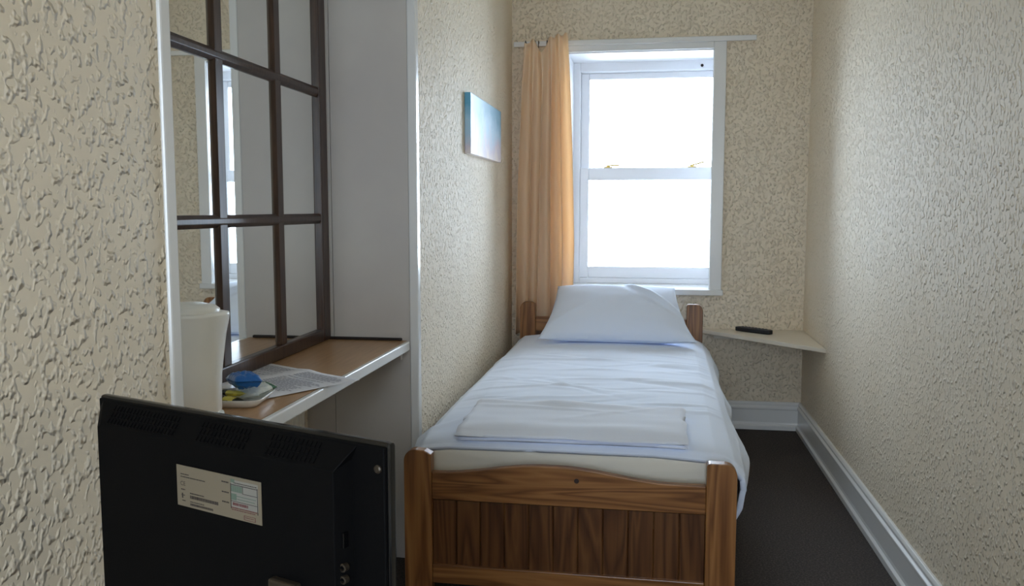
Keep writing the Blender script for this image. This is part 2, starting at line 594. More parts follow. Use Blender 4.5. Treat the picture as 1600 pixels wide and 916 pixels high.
rad = thing('panel_radiator', 'cream ribbed panel radiator on the wall under the desk', 'radiator', (XM, 2.0, 0.12))
bm = bmesh.new()
pts = []
n = 24
y0, y1 = 1.45, 2.53
for i in range(n):
    a = y0 + (y1 - y0) * i / n
    w = (y1 - y0) / n
    pts += [(-1.062, a), (-1.062, a + w * 0.55), (-1.074, a + w * 0.68), (-1.074, a + w * 0.87)]
pts += [(-1.062, y1), (-1.095, y1), (-1.095, y0)]
prism(pts, 2, 0.14, 0.60, bm)
obj('front_panel', rel(bm, rad), M['radiator'], rad)
obj('top_grille', rel(B(-1.115, -1.060, y0 - 0.004, y1 + 0.004, 0.60, 0.612), rad), M['radiator'], rad, bevel=0.003)
for y in (1.6, 2.4):
    obj('bracket', rel(B(XM + 0.002, -1.094, y - 0.02, y + 0.02, 0.2, 0.55), rad), M['radiator'], rad)

# ================================================================ curtain
cur = thing('curtain', 'peach curtain gathered at the left side of the window', 'curtain', (-0.56, YB - 0.090, 0.5))


def fold(u):
    return (math.sin(u * 2 * PI * 5.2 + 0.6) + 0.5 * math.sin(u * 2 * PI * 2.3 + 1.7)) / 1.3


def curtain_fn(u, v):                       # v 0 at the top
    xl = interp([(0, -0.665), (0.15, -0.680), (0.5, -0.705), (1, -0.722)], v)
    xr = interp([(0, -0.440), (0.15, -0.425), (0.4, -0.412), (0.7, -0.400), (1, -0.405)], v)
    ph = u + 0.012 * math.sin(v * 4 + u * 9)
    amp = interp([(0, 0.020), (0.06, 0.018), (0.13, 0.024), (0.4, 0.040), (1, 0.045)], v)
    uu = u + 0.034 * math.sin(ph * 2 * PI * 5.2 + 2.0) * smooth(v * 3)
    x = lerp(xl, xr, uu)
    y = -amp * fold(ph) + 0.008 * noise.noise(Vector((u * 6, v * 3, 2.0)))
    # the heading sags between two hooks, near the left end
    sag = 0.085 * math.exp(-((u - 0.40) / 0.115) ** 2) * (1 - smooth(v / 0.14))
    sag += 0.02 * math.exp(-((u - 0.02) / 0.07) ** 2) * (1 - smooth(v / 0.12))
    top = 2.080 - 0.030 * (1 - u) + 0.006 * math.sin(u * 2 * PI * 5.2 + 2)
    z = lerp(top, 0.50, v) - sag
    y -= 0.03 * math.exp(-((u - 0.40) / 0.09) ** 2) * (1 - smooth(v / 0.12))
    # one fold pulled out low down
    y -= 0.014 * math.exp(-((u - 0.42) / 0.10) ** 2) * smooth((v - 0.45) / 0.3)
    return (x + 0.56, y - 0.005, z - 0.5)


bm = grid(curtain_fn, 150, 90)
co = obj('curtain_cloth', bm, M['curtain'], cur, smooth=True)
sd = co.modifiers.new('thickness', 'SOLIDIFY'); sd.thickness = 0.0025; sd.offset = 0
for i, u in enumerate((0.0, 0.22, 0.30, 0.5, 0.58, 0.72, 0.86)):
    p = Vector(curtain_fn(u, 0.012))
    yw = YB - 0.041 - cur.location.y
    bm = tube([(p.x, p.y + 0.004, p.z - 0.012), (p.x, p.y + 0.010, p.z + 0.004), (p.x, lerp(p.y, yw, 0.6), 2.05 - 0.5 + 0.004), (p.x, yw, 2.046 - 0.5)], 0.0024, 8)
    obj('curtain_hook', bm, M['hook'], cur, smooth=True)

# ================================================================ canvas picture
pic = thing('canvas_picture', 'small unframed seaside canvas in blue and sand tones on the left wall', 'picture', (XL, 3.84, 1.395))
bm = B(0.001, 0.026, -0.36, 0.36, 0.0, 0.245)
obj('canvas', bm, M['canvas'], pic, bevel=0.002)

# ================================================================ bed (built about its own centre line)
BED = (-0.2145, 3.47, 0.0)
BRZ = math.radians(-0.70)
bed = thing('single_bed', 'varnished pine single bed with panelled footboard', 'bed', BED, BRZ)


def post(x0, x1, y0, y1, z1, outer):
    r = 0.034
    pts = [(x0, 0.0), (x1, 0.0)]

    def arc(cx, cz, a0, a1):
        return [(cx + r * math.cos(lerp(a0, a1, k / 8)), cz + r * math.sin(lerp(a0, a1, k / 8))) for k in range(9)]
    if outer > 0:
        pts += arc(x1 - r, z1 - r, 0, PI / 2) + [(x0 + 0.006, z1), (x0, z1 - 0.006)]
    else:
        pts += [(x1, z1 - 0.012), (x1 - 0.02, z1 - 0.002)] + arc(x0 + r, z1 - r, PI / 2, PI)
    return prism(pts, 1, y0, y1)


def rail(x0, x1, y0, y1, zb, zend, zmid, s=0.0):
    pts = [(x0, zb), (x1, zb)]
    for k in range(41):
        t = 1 - k / 40
        q = max(0.0, min(1.0, (abs(t - 0.5 + s) - 0.02) / 0.42))
        pts.append((lerp(x0, x1, t), zend + (zmid - zend) * (0.5 + 0.5 * math.cos(PI * q))))
    return prism(pts, 1, y0, y1)


HW = 0.4725
obj('foot_post', post(-HW, -HW + 0.082, -1.092, -1.056, 0.475, -1), M['pine_z'], bed, bevel=0.003)
obj('foot_post', post(HW - 0.082, HW, -1.092, -1.056, 0.475, 1), M['pine_z'], bed, bevel=0.003)
obj('foot_rail', rail(-HW + 0.082, HW - 0.082, -1.085, -1.060, 0.328, 0.409, 0.442, 0.05), M['pine_x'], bed, bevel=0.003)
bm = lathe([(0, 0), (0.007, 0), (0.007, 0.002), (0, 0.002)], 12)
for v_ in bm.verts:
    v_.co = Vector((0.032 + v_.co.x, -1.0845 - v_.co.z, 0.405 + v_.co.y))
obj('screw_hole', bm, M['knot'], bed)
nb = 11
wx = (2 * HW - 0.164) / nb
bm = bmesh.new()
for i in range(nb):
    a = -HW + 0.082 + i * wx
    c = 0.003
    prism([(a + 0.0003, -1.066), (a + 0.0003, -1.074), (a + c, -1.077), (a + wx - c, -1.077), (a + wx - 0.0003, -1.074), (a + wx - 0.0003, -1.066)], 2, 0.13, 0.325, bm)
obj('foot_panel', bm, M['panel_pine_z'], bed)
obj('foot_rail', B(-HW + 0.082, HW - 0.082, -1.085, -1.060, 0.075, 0.132), M['pine_x'], bed, bevel=0.003)
obj('head_post', post(-HW, -HW + 0.082, 1.022, 1.058, 0.685, -1), M['pine_z'], bed, bevel=0.003)
obj('head_post', post(HW - 0.082, HW, 1.022, 1.058, 0.685, 1), M['pine_z'], bed, bevel=0.003)
obj('head_rail', rail(-HW + 0.082, HW - 0.082, 1.028, 1.053, 0.53, 0.606, 0.650), M['pine_x'], bed, bevel=0.003)
bm = bmesh.new()
for i in range(nb):
    a = -HW + 0.082 + i * wx
    prism([(a, 1.034), (a, 1.042), (a + 0.003, 1.045), (a + wx - 0.003, 1.045), (a + wx, 1.042), (a + wx, 1.034)], 2, 0.13, 0.535, bm)
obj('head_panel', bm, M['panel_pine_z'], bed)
for s in (-1, 1):
    x0, x1 = sorted((s * HW, s * (HW - 0.025)))
    obj('side_rail', B(x0, x1, -1.056, 1.022, 0.17, 0.30), M['pine_y'], bed, bevel=0.003)
for i in range(10):
    y = -0.96 + i * 0.21
    obj('bed_slat', B(-HW + 0.025, HW - 0.025, y - 0.035, y + 0.035, 0.225, 0.245), M['pine_x'], bed, bevel=0.003)


def on_bed(name, bm, mat, label, cat, **kw):
    o = obj(name, bm, mat, **kw)
    o.location = BED
    o.rotation_euler = (0, 0, BRZ)
    return tag(o, label, cat)


def topz(y):
    return lerp(0.490, 0.514, (y + 1.045) / 2.09)


# mattress
def crease(x, y, cx, cy, ang, length, width, h):
    ca, sa = math.cos(ang), math.sin(ang)
    a = (x - cx) * ca + (y - cy) * sa
    b_ = -(x - cx) * sa + (y - cy) * ca
    return h * math.exp(-(a / length) ** 2) * math.exp(-(b_ / width) ** 2)


def mattress_fn(u, v):                      # a closed loop of section points along its length
    y = lerp(-1.000, 1.018, v)
    e = min(v, 1 - v) * 2.02
    k = math.sqrt(max(0.0, 1 - (1 - min(1, e / 0.022)) ** 2))
    hw = 0.443 - 0.02 * (1 - k)
    zt = topz(y) - 0.027 - 0.020 * (1 - k)
    zb = 0.247
    a = u * 2 * PI
    c, s_ = math.cos(a), math.sin(a)
    x = hw * math.copysign(abs(c) ** 0.16, c)
    z = lerp(zb, zt, 0.5 + 0.5 * math.copysign(abs(s_) ** 0.16, s_))
    return (x, y, z)


bm = bmesh.new()
NS, NL = 120, 120
rings = []
for j in range(NL + 1):
    v = j / NL
    v = 0.5 - 0.5 * math.cos(PI * v)
    rings.append([bm.verts.new(mattress_fn(i / NS, v)) for i in range(NS)])
for a, b_ in zip(rings, rings[1:]):
    for i in range(NS):
        bm.faces.new([a[i], a[(i + 1) % NS], b_[(i + 1) % NS], b_[i]])


def cap(ring, y, sgn):
    """the end face with diagonal pulls in the sheet"""
    prev = ring
    for q in range(1, 9):
        t = q / 8
        cur_ = []
        for w_ in ring:
            x = w_.co.x * (1 - t)
            z = lerp(w_.co.z, 0.37, t)
            f = smooth(min(1, 4 * t))
            d = f * (crease(x, z, -0.05, 0.455, 0.10, 0.30, 0.006, 0.006) + crease(x, z, 0.25, 0.445, 0.12, 0.2, 0.008, 0.007) + 0.005 * noise.noise(Vector((x * 6, z * 22, 1))))
            cur_.append(bm.verts.new((x, y + sgn * d, z)))
        for i in range(NS):
            bm.faces.new([prev[i], prev[(i + 1) % NS], cur_[(i + 1) % NS], cur_[i]])
        prev = cur_
    bmesh.ops.remove_doubles(bm, verts=prev, dist=0.001)


cap(rings[0], -1.000, -1)
cap(rings[-1], 1.018, 1)
on_bed('mattress', bm, M['sheet'], 'mattress in a cream sheet on the bed base under the duvet', 'mattress', smooth=True)

# duvet
SEC = [(0.0, (-0.470, -0.13)), (0.05, (-0.478, -0.07)), (0.09, (-0.472, -0.032)), (0.13, (-0.44, -0.008)), (0.20, (-0.36, 0.002)), (0.40, (-0.05, 0.006)), (0.6, (0.25, 0.004)),
       (0.72, (0.42, -0.004)), (0.76, (0.470, -0.022)), (0.80, (0.505, -0.060)), (0.86, (0.530, -0.115)), (0.92, (0.528, -0.185)), (1.0, (0.505, -0.270))]


CRE = [(random.uniform(-0.4, 0.45), random.uniform(-0.75, 0.6), random.gauss(0.04, 0.34), random.uniform(0.08, 0.26), random.uniform(0.010, 0.022),
        random.uniform(0.003, 0.008) * random.choice((1, 1, -0.7))) for _ in range(46)]
CRE += [(0.0, 0.30, 0.02, 0.5, 0.012, 0.006), (0.1, -0.62, 0.28, 0.22, 0.02, 0.012), (0.05, -0.55, 0.10, 0.3, 0.015, 0.007), (-0.45, -0.9, 0.9, 0.16, 0.02, 0.012)]


def wrinkle(x, y):
    z = 0.0
    for c in CRE:
        if abs(y - c[1]) < 0.35:
            z += crease(x, y, *c)
    z += 0.007 * noise.noise(Vector((x * 2.4, y * 3.2, 0.3))) + 0.0022 * noise.noise(Vector((x * 4 + y * 3, y * 8 - x * 2, 4.0)))
    return z


def duvet_fn(u, v):
    x, dz = interp(SEC, u)
    # front end: rows that go over the end of the mattress
    if v < 0.06:
        t = v / 0.06
        y = -1.003 + 0.012 * t
        drop = lerp(0.026, 0.016, t)
    elif v < 0.12:
        t = (v - 0.06) / 0.06
        y = -0.991 + 0.075 * t
        drop = 0.016 * (1 - math.sqrt(max(0, 1 - (1 - t) ** 2)))
    else:
        t = (v - 0.12) / 0.88
        y = lerp(-0.916, 0.985, t)
        drop = 0.0
    side = smooth((x - 0.44) / 0.05)
    z = topz(y) + dz
    if u > 0.78:                            # side drape: no drop over the end, but a soft wave along it
        w = smooth((u - 0.78) / 0.1)
        z -= drop * (1 - w)
        x += 0.012 * math.sin(y * 9 + 1.1) * w + 0.010 * noise.noise(Vector((y * 4, u * 3, 1.0))) * w
        z += 0.012 * noise.noise(Vector((y * 3, 0, 7.0))) * w
        wd = (u - 0.78) / 0.22
        y += 0.085 * wd * wd * (1 - smooth(v / 0.4))
        x -= 0.022 * wd * (1 - smooth(v / 0.3))
        z += 0.015 * wd ** 3 * (1 - smooth(v / 0.35))
    else:
        z -= drop
    wr = wrinkle(x, y)
    if u < 0.1 or u > 0.8:
        x += 0.6 * wr * (1 if u > 0.5 else -0.2)
    z += wr * (1 - 0.7 * side) * (smooth(v / 0.1) if u < 0.78 else 1)
    if v < 0.12 and u < 0.78:
        y -= 0.006 + 0.006 * noise.noise(Vector((x * 5, z * 12, 5.0)))
    return (x, max(y, -1.012 if u < 0.775 else -2), z)


bm = grid(duvet_fn, 170, 220)
du = on_bed('duvet', bm, M['linen'], 'creased white duvet spread over the pine bed', 'duvet', smooth=True)
sd = du.modifiers.new('thickness', 'SOLIDIFY'); sd.thickness = 0.016; sd.offset = -1

# folded towel near the foot of the bed
tw = thing('folded_towel', 'folded white bath towel lying flat at the foot of the bed', 'towel', BED, BRZ)


def slab(x0, x1, y0, y1, zf, th, seed, skew=0.0):
    bm = bmesh.new()
    nu, nv = 60, 34

    def base(u, v):
        x = lerp(x0, x1, u) + 0.006 * noise.noise(Vector((u * 2, v * 6, seed)))
        y = lerp(y0, y1, v) + skew * u + 0.008 * noise.noise(Vector((u * 5, v * 2, seed + 3)))
        return x, y

    def edge(y):                            # the bed rounds over at its foot end
        t = max(0.0, min(1.0, (y + 0.991) / 0.075))
        return 0.016 * (1 - math.sqrt(max(0, 1 - (1 - t) ** 2)))

    def top(u, v):
        x, y = base(u, v)
        e = min(min(u, 1 - u) * (x1 - x0), min(v, 1 - v) * (y1 - y0))
        k = math.sqrt(max(0.0, 1 - (1 - min(1, e / 0.012)) ** 2))
        z = topz(y) + zf + th * (0.45 + 0.55 * k) + 0.004 * noise.noise(Vector((x * 4, y * 15, seed))) + wrinkle(x, y) * 0.8
        z += 0.010 * math.exp(-((v - 0.93) / 0.06) ** 2) * (0.5 + noise.noise(Vector((u * 4, 0, seed + 9)))) - edge(y) + crease(u, v, 0.35, 0.75, -0.12, 0.3, 0.03, 0.008)
        return (x, y, z)

    def bot(u, v):
        x, y = base(u, v)
        e = min(min(u, 1 - u) * (x1 - x0), min(v, 1 - v) * (y1 - y0))
        k = math.sqrt(max(0.0, 1 - (1 - min(1, e / 0.012)) ** 2))
        return (x, y, topz(y) + zf + th * 0.45 * (1 - k) + wrinkle(x, y) * 0.9 - edge(y))
    grid(top, nu, nv, bm)
    grid(bot, nu, nv, bm)
    bmesh.ops.remove_doubles(bm, verts=bm.verts, dist=0.0004)
    return bm


obj('lower_fold', slab(-0.335, 0.342, -1.010, -0.645, 0.011, 0.012, 11.0), M['towel'], tw, smooth=True)
obj('upper_fold', slab(-0.340, 0.340, -1.014, -0.650, 0.023, 0.012, 23.0), M['towel'], tw, smooth=True)

# pillow leaning on the headboard
bm = bmesh.new()


def pil(u, v, s):
    a, c = u * 2 - 1, v * 2 - 1
    ox = lerp(0.385, 0.300, v) * (1 - 0.05 * (1 - a * a) * 0) 
    pinch = 1 - 0.06 * (1 - c * c)
    x = a * ox * pinch + lerp(0.0, -0.020, v)
    y = c * 0.195 * (1 - 0.05 * (1 - a * a))
    h = 0.085 * (max(0, 1 - abs(a) ** 3.2) * max(0, 1 - abs(c) ** 2.8)) ** 0.55
    z = s * h
    if s > 0:
        z += crease(a, c, 0.66, 0.25, -0.95, 0.75, 0.05, 0.016) - crease(a, c, 0.55, 0.2, -0.95, 0.7, 0.09, 0.010)
        z += 0.006 * noise.noise(Vector((a * 2, c * 2.5, 3.3)))
        z += crease(a, c, -0.7, -0.4, 0.9, 0.4, 0.06, 0.006)
    return Vector((x, y, z))


R_ = Matrix.Rotation(math.radians(37), 3, 'X')
for s in (1, -1):
    def f(u, v, s=s):
        p = R_ @ pil(u, v, s)
        return (p.x + 0.048, p.y + 0.868, p.z + 0.652)
    grid(f, 64, 44, bm)
bmesh.ops.remove_doubles(bm, verts=bm.verts, dist=0.0006)
on_bed('pillow', bm, M['linen'], 'plump white pillow propped against the headboard', 'pillow', smooth=True)

# ================================================================ corner shelf and remote
ZS = 0.535
sh = thing('corner_shelf', 'cream triangular shelf fixed in the far right corner', 'shelf', (0.6, 4.5, ZS))
bm = prism([(0.27, YB - 0.001), (0.27, YB - 0.035), (XR - 0.001, 4.085), (XR - 0.001, YB - 0.001)], 2, ZS - 0.020, ZS)
obj('shelf_board', rel(bm, sh), M['shelf'], sh, bevel=0.002)
bm = B(0.34, XR - 0.02, YB - 0.022, YB - 0.001, ZS - 0.05, ZS - 0.020)
obj('wall_batten', rel(bm, sh), M['shelf'], sh)
bm = B(XR - 0.022, XR - 0.001, 4.32, YB - 0.03, ZS - 0.05, ZS - 0.020)
obj('wall_batten', rel(bm, sh), M['shelf'], sh)

rm = thing('remote_control', 'black television remote lying on the corner shelf', 'remote control', (0.535, 4.585, ZS), math.radians(-40))
pts = []
for k in range(24):
    a = 2 * PI * k / 24
    c, s = math.cos(a), math.sin(a)
    pts.append((0.105 * math.copysign(abs(c) ** 0.35, c), 0.024 * math.copysign(abs(s) ** 0.5, s)))
obj('remote_body', prism(pts, 2, 0.0005, 0.022), M['remote'], rm, bevel=0.005, seg=3)
for i in range(8):
    for j in range(3):
        x = -0.075 + i * 0.02
        y = -0.013 + j * 0.013
        obj('remote_button', B(x - 0.006, x + 0.006, y - 0.0035, y + 0.0035, 0.021, 0.0245), M['remote_key'], rm, bevel=0.001)

# ================================================================ television seen from behind
TVA = Vector((-0.690, 0.990, 0.935))       # top left corner of its rear face
TVR = math.atan2(-0.363, 0.932)            # its width runs right and towards the viewer
TW, TH = 0.466, 0.315
ZT = 0.545                                 # table top under it
tvr = empty('television', (TVA.x + 0.237 * 0.932, TVA.y - 0.237 * 0.363, ZT), TVR)
tag(tvr, 'small black flat television turned away showing its back and rating label', 'television')
tz = TVA.z - ZT                            # top of the set in local z


def T(x, y, z):                            # x from left edge, y out of the back, z down from the top
    return (x - 0.237, -y, tz + z)


def tv_box(bm, x0, x1, y0, y1, z0, z1):
    a, b_ = T(x0, y0, z0), T(x1, y1, z1)
    box(bm, min(a[0], b_[0]), max(a[0], b_[0]), min(a[1], b_[1]), max(a[1], b_[1]), min(a[2], b_[2]), max(a[2], b_[2]))
    return bm


obj('bezel', tv_box(bmesh.new(), 0, TW, -0.012, 0.0, -TH, 0), M['tv_gloss'], tvr, bevel=0.004, seg=3)
obj('screen', tv_box(bmesh.new(), 0.02, TW - 0.02, -0.0135, -0.0115, -TH + 0.03, -0.018), M['screen'], tvr)
obj('rear_cover', tv_box(bmesh.new(), 0.004, TW - 0.003, 0.0, 0.004, -TH + 0.004, -0.003), M['tv_black'], tvr, bevel=0.002)
# raised rear housing
SHD = 0.024


def loft(bm, lo, hi):
    a = [bm.verts.new(T(*p)) for p in lo]
    b_ = [bm.verts.new(T(*p)) for p in hi]
    n = len(a)
    bm.faces.new(a)
    bm.faces.new(list(reversed(b_)))
    for i in range(n):
        bm.faces.new([a[i], a[(i + 1) % n], b_[(i + 1) % n], b_[i]])
    return bm


bm = loft(bmesh.new(), [(0.012, 0.003, -0.005), (0.428, 0.003, -0.005), (0.421, 0.003, -0.020), (0.421, 0.003, -TH + 0.006), (0.006, 0.003, -TH + 0.006), (0.006, 0.003, -0.012)],
          [(0.034, SHD, -0.030), (0.412, SHD, -0.030), (0.412, SHD, -0.031), (0.412, SHD, -TH + 0.02), (0.028, SHD, -TH + 0.02), (0.028, SHD, -0.034)])
obj('rear_housing', bm, M['tv_black'], tvr, bevel=0.003)
# vent slots on the sloping top of the housing
for (xa, xb) in ((0.04, 0.165), (0.20, 0.285), (0.31, 0.39)):
    bm = bmesh.new()
    k = int((xb - xa) / 0.0062)
    for i in range(k):
        x = xa + i * 0.0062
        for t0, t1 in ((0.14, 0.36), (0.42, 0.62), (0.68, 0.88)):
            q = []
            for t_, e in ((t0, 0), (t1, 0), (t1, 1), (t0, 1)):
                y = lerp(0.003, SHD, t_) + 0.0011 * e * 0.7
                z = lerp(-0.005, -0.030, t_) + 0.0011 * e * 0.7
                q.append((y, z))
            v0 = [bm.verts.new(T(x + 0.0008 + 0.002 * (t0 > 0.4), y, z)) for y, z in q]
            v1 = [bm.verts.new(T(x + 0.0036 + 0.002 * (t0 > 0.4), y, z)) for y, z in q]
            bm.faces.new(v0); bm.faces.new(list(reversed(v1)))
            for j in range(4):
                bm.faces.new([v0[j], v0[(j + 1) % 4], v1[(j + 1) % 4], v1[j]])
    obj('vent_grille', bm, M['tv_black'], tvr)
bm = lathe([(0, 0), (0.0045, 0), (0.0045, 0.002), (0.003, 0.003), (0, 0.003)], 16)
for v_ in bm.verts:
    v_.co = Vector(T(0.455 + v_.co.x, 0.004 + v_.co.z, -0.026 + v_.co.y))
obj('screw', bm, M['hook'], tvr)
# socket column at the side of the housing
for z, r in ((-0.133, 0.0045), (-0.146, 0.0045)):
    bm = lathe([(0, 0), (r, 0), (r, 0.006), (r * 0.6, 0.0065), (r * 0.6, 0.002), (0, 0.002)], 16)
    for v_ in bm.verts:
        v_.co = Vector(T(0.417 + v_.co.x, 0.012 + v_.co.z, z + v_.co.y))
    obj('socket', bm, M['hook'], tvr)
obj('socket', tv_box(bmesh.new(), 0.414, 0.419, 0.010, 0.017, -0.112, -0.096), M['tv_gloss'], tvr)
# hinge and stand
obj('hinge', tv_box(bmesh.new(), 0.325, 0.365, SHD - 0.002, SHD + 0.010, -0.180, -0.158), M['hook'], tvr, bevel=0.003)
obj('stand_neck', tv_box(bmesh.new(), 0.190, 0.285, 0.004, 0.028, -tz + 0.012, -TH + 0.02), M['tv_black'], tvr, bevel=0.004)
bm = lathe([(0, 0.0), (0.125, 0.0), (0.125, 0.006), (0.11, 0.013), (0, 0.016)], 40)
for v_ in bm.verts:
    v_.co = Vector((v_.co.x * 1.1, v_.co.y * 0.72 + 0.004, v_.co.z))
obj('stand_base', bm, M['tv_gloss'], tvr, smooth=False)
# rating label
LX0, LX1, LZ0, LZ1 = 0.174, 0.310, -0.106, -0.058
lab = obj('rating_label', tv_box(bmesh.new(), LX0, LX1, SHD, SHD + 0.0006, LZ0, LZ1), M['label'], tvr)
lw, lh = LX1 - LX0, LZ1 - LZ0
YL = SHD + 0.0006


def lrect(bm, a0, a1, b0, b1, e=0.0002, mi=0):   # fractions of the label, b from the top
    tv_box(bm, LX0 + a0 * lw, LX0 + a1 * lw, YL, YL + e, LZ1 - b1 * lh, LZ1 - b0 * lh)


def dashes(bm, a0, a1, b0, b1, mi=0):
    x = a0
    while x < a1:
        w = random.uniform(0.008, 0.024)
        lrect(bm, x, min(x + w, a1), b0, b1)
        x += w + random.uniform(0.003, 0.006)


obj('sticker', tv_box(bmesh.new(), LX0 + 0.655 * lw, LX0 + 0.965 * lw, YL, YL + 0.0001, LZ1 - 0.72 * lh, LZ1 - 0.08 * lh), M['label_light'], lab)
bm = bmesh.new()
for a0, a1, b0, b1 in ((0.05, 0.15, 0.20, 0.222), (0.05, 0.35, 0.265, 0.287), (0.05, 0.10, 0.575, 0.60), (0.06, 0.10, 0.85, 0.87),
                       (0.16, 0.33, 0.635, 0.66), (0.16, 0.33, 0.845, 0.865), (0.55, 0.63, 0.155, 0.185), (0.55, 0.63, 0.395, 0.425), (0.55, 0.63, 0.63, 0.66),
                       (0.69, 0.95, 0.135, 0.155)):
    dashes(bm, a0, a1, b0, b1)
x = 0.16                                    # bar codes
while x < 0.5:
    w = random.uniform(0.003, 0.008)
    lrect(bm, x, x + w, 0.70, 0.775)
    if x < 0.44:
        lrect(bm, x, x + w, 0.895, 0.945)
    x += w + random.uniform(0.002, 0.005)
for a0, a1, b0, b1 in ((0.06, 0.072, 0.68, 0.80), (0.053, 0.095, 0.72, 0.735), (0.652, 0.658, 0.17, 0.76), (0.955, 0.961, 0.17, 0.78), (0.652, 0.96, 0.185, 0.20), (0.79, 0.96, 0.36, 0.37), (0.79, 0.795, 0.2, 0.36),
                       (0.652, 0.96, 0.575, 0.585)):
    lrect(bm, a0, a1, b0, b1, 0.0003)
obj('label_print', bm, M['ink'], lab)
bm = bmesh.new()
for i in range(6):
    lrect(bm, 0.66 + i * 0.021, 0.66 + i * 0.021 + 0.018, 0.21, 0.355, 0.00025)
lrect(bm, 0.66, 0.72, 0.40, 0.55, 0.00025)
lrect(bm, 0.66, 0.94, 0.44, 0.455, 0.0003)
lrect(bm, 0.73, 0.93, 0.51, 0.525, 0.0003)
lrect(bm, 0.655, 0.70, 0.06, 0.14, 0.00025)
obj('label_print', bm, M['ink_green'], lab)
bm = bmesh.new()
dashes(bm, 0.675, 0.85, 0.61, 0.675)
dashes(bm, 0.655, 0.95, 0.72, 0.745)
dashes(bm, 0.66, 0.93, 0.77, 0.79)
for a0, a1, b0, b1 in ((0.80, 0.93, 0.86, 0.87), (0.80, 0.93, 0.955, 0.965), (0.80, 0.806, 0.86, 0.965), (0.924, 0.93, 0.86, 0.965)):
    lrect(bm, a0, a1, b0, b1)
dashes(bm, 0.815, 0.91, 0.90, 0.915)
obj('label_print', bm, M['ink_maroon'], lab)
obj('label_print', text_bm('CE', 0.0072, lambda x, y: T(LX0 + 0.045 * lw + x, YL + 0.0003, LZ1 - 0.49 * lh + y)), M['ink'], lab)

# low table under the television
tb = thing('side_table', 'low dark wooden table under the television', 'table', (-0.46, 0.93, 0), TVR)
obj('table_top', B(-0.20, 0.22, -0.17, 0.16, ZT - 0.025, ZT), M['cab'], tb, bevel=0.004)
for sx, sy in ((-0.18, -0.15), (0.2, -0.15), (-0.18, 0.14), (0.2, 0.14)):
    obj('leg', B(sx - 0.018, sx + 0.018, sy - 0.018, sy + 0.018, 0, ZT - 0.025), M['cab'], tb, bevel=0.003)
obj('apron', B(-0.165, 0.185, -0.155, -0.14, ZT - 0.085, ZT - 0.025), M['cab'], tb)
obj('apron', B(-0.165, 0.185, 0.135, 0.15, ZT - 0.085, ZT - 0.025), M['cab'], tb)

# ================================================================ kettle, tray, paper on the desk
KX, KY = -0.911, 1.595
kt = thing('electric_kettle', 'cream white plastic jug kettle standing on the desk', 'kettle', (KX, KY, ZD), math.radians(25))
obj('power_base', lathe([(0, 0), (0.063, 0), (0.066, 0.005), (0.064, 0.018), (0, 0.02)], 40), M['kettle'], kt, smooth=True)
bm = lathe([(0, 0.021), (0.056, 0.021), (0.060, 0.026), (0.0625, 0.10), (0.067, 0.18), (0.0695, 0.210), (0.0705, 0.219), (0.0695, 0.2245), (0.066, 0.226), (0, 0.226)], 48)
for v_ in bm.verts:                        # pull a spout out of the rim
    a = math.atan2(v_.co.y, v_.co.x)
    if 0.12 < v_.co.z < 0.2255 and v_.co.xy.length > 0.03:
        k = math.exp(-(a / 0.30) ** 2) * smooth((v_.co.z - 0.13) / 0.09)
        v_.co.x += 0.010 * k
kb = obj('kettle_body', bm, M['kettle'], kt, smooth=True)
obj('lid', lathe([(0.062, 0.2262), (0.0625, 0.231), (0.054, 0.238), (0.03, 0.2435), (0, 0.245)], 40), M['kettle'], kt, smooth=True)
obj('lid_tab', B(-0.05, -0.02, -0.012, 0.012, 0.238, 0.2465), M['kettle'], kt, bevel=0.003)
bm = tube([(-0.062, 0, 0.215), (-0.095, 0, 0.218), (-0.118, 0, 0.200), (-0.122, 0, 0.14), (-0.112, 0, 0.08), (-0.092, 0, 0.05), (-0.058, 0, 0.045)],
          [0.014, 0.014, 0.013, 0.012, 0.012, 0.012, 0.013], 12)
obj('handle', bm, M['kettle'], kt, smooth=True)
bm = lathe([(0, 0), (0.004, 0), (0.004, 0.001), (0, 0.001)], 14)
for v_ in bm.verts:
    ang = math.radians(-110)
    r = 0.0608 + v_.co.z
    v_.co = Vector((r * math.cos(ang) - v_.co.x * math.sin(ang), r * math.sin(ang) + v_.co.x * math.cos(ang), 0.062 + v_.co.y))
obj('badge', bm, M['print'], kt)

TX, TY = -0.906, 1.785
tr = thing('sachet_tray', 'shallow white square dish of drink sachets on the desk', 'tray', (TX, TY, ZD), math.radians(8))


def rrect(hx, hy, r, n=5):
    pts = []
    for cx, cy, a0 in ((hx - r, hy - r, 0), (-hx + r, hy - r, PI / 2), (-hx + r, -hy + r, PI), (hx - r, -hy + r, 1.5 * PI)):
        for k in range(n + 1):
            a = a0 + PI / 2 * k / n
            pts.append((cx + r * math.cos(a), cy + r * math.sin(a)))
    return pts


def dish(hx, hy, h):
    bm = bmesh.new()
    rings = []
    for s, z in ((0.0, 0.0), (0.78, 0.0), (0.84, 0.004), (1.0, h), (0.985, h + 0.001), (0.81, 0.007), (0.76, 0.0045), (0.0, 0.0045)):
        if s == 0:
            rings.append([bm.verts.new((0, 0, z))])
        else:
            rings.append([bm.verts.new((x * s, y * s, z)) for x, y in rrect(hx, hy, 0.02)])
    n = len(rings[1])
    for a, b_ in zip(rings, rings[1:]):
        for i in range(n):
            j = (i + 1) % n
            if len(a) == 1:
                bm.faces.new([a[0], b_[j], b_[i]])
            elif len(b_) == 1:
                bm.faces.new([a[i], a[j], b_[0]])
            else:
                bm.faces.new([a[i], a[j], b_[j], b_[i]])
    return bm


obj('dish', dish(0.070, 0.072, 0.018), M['ceramic'], tr, smooth=True)


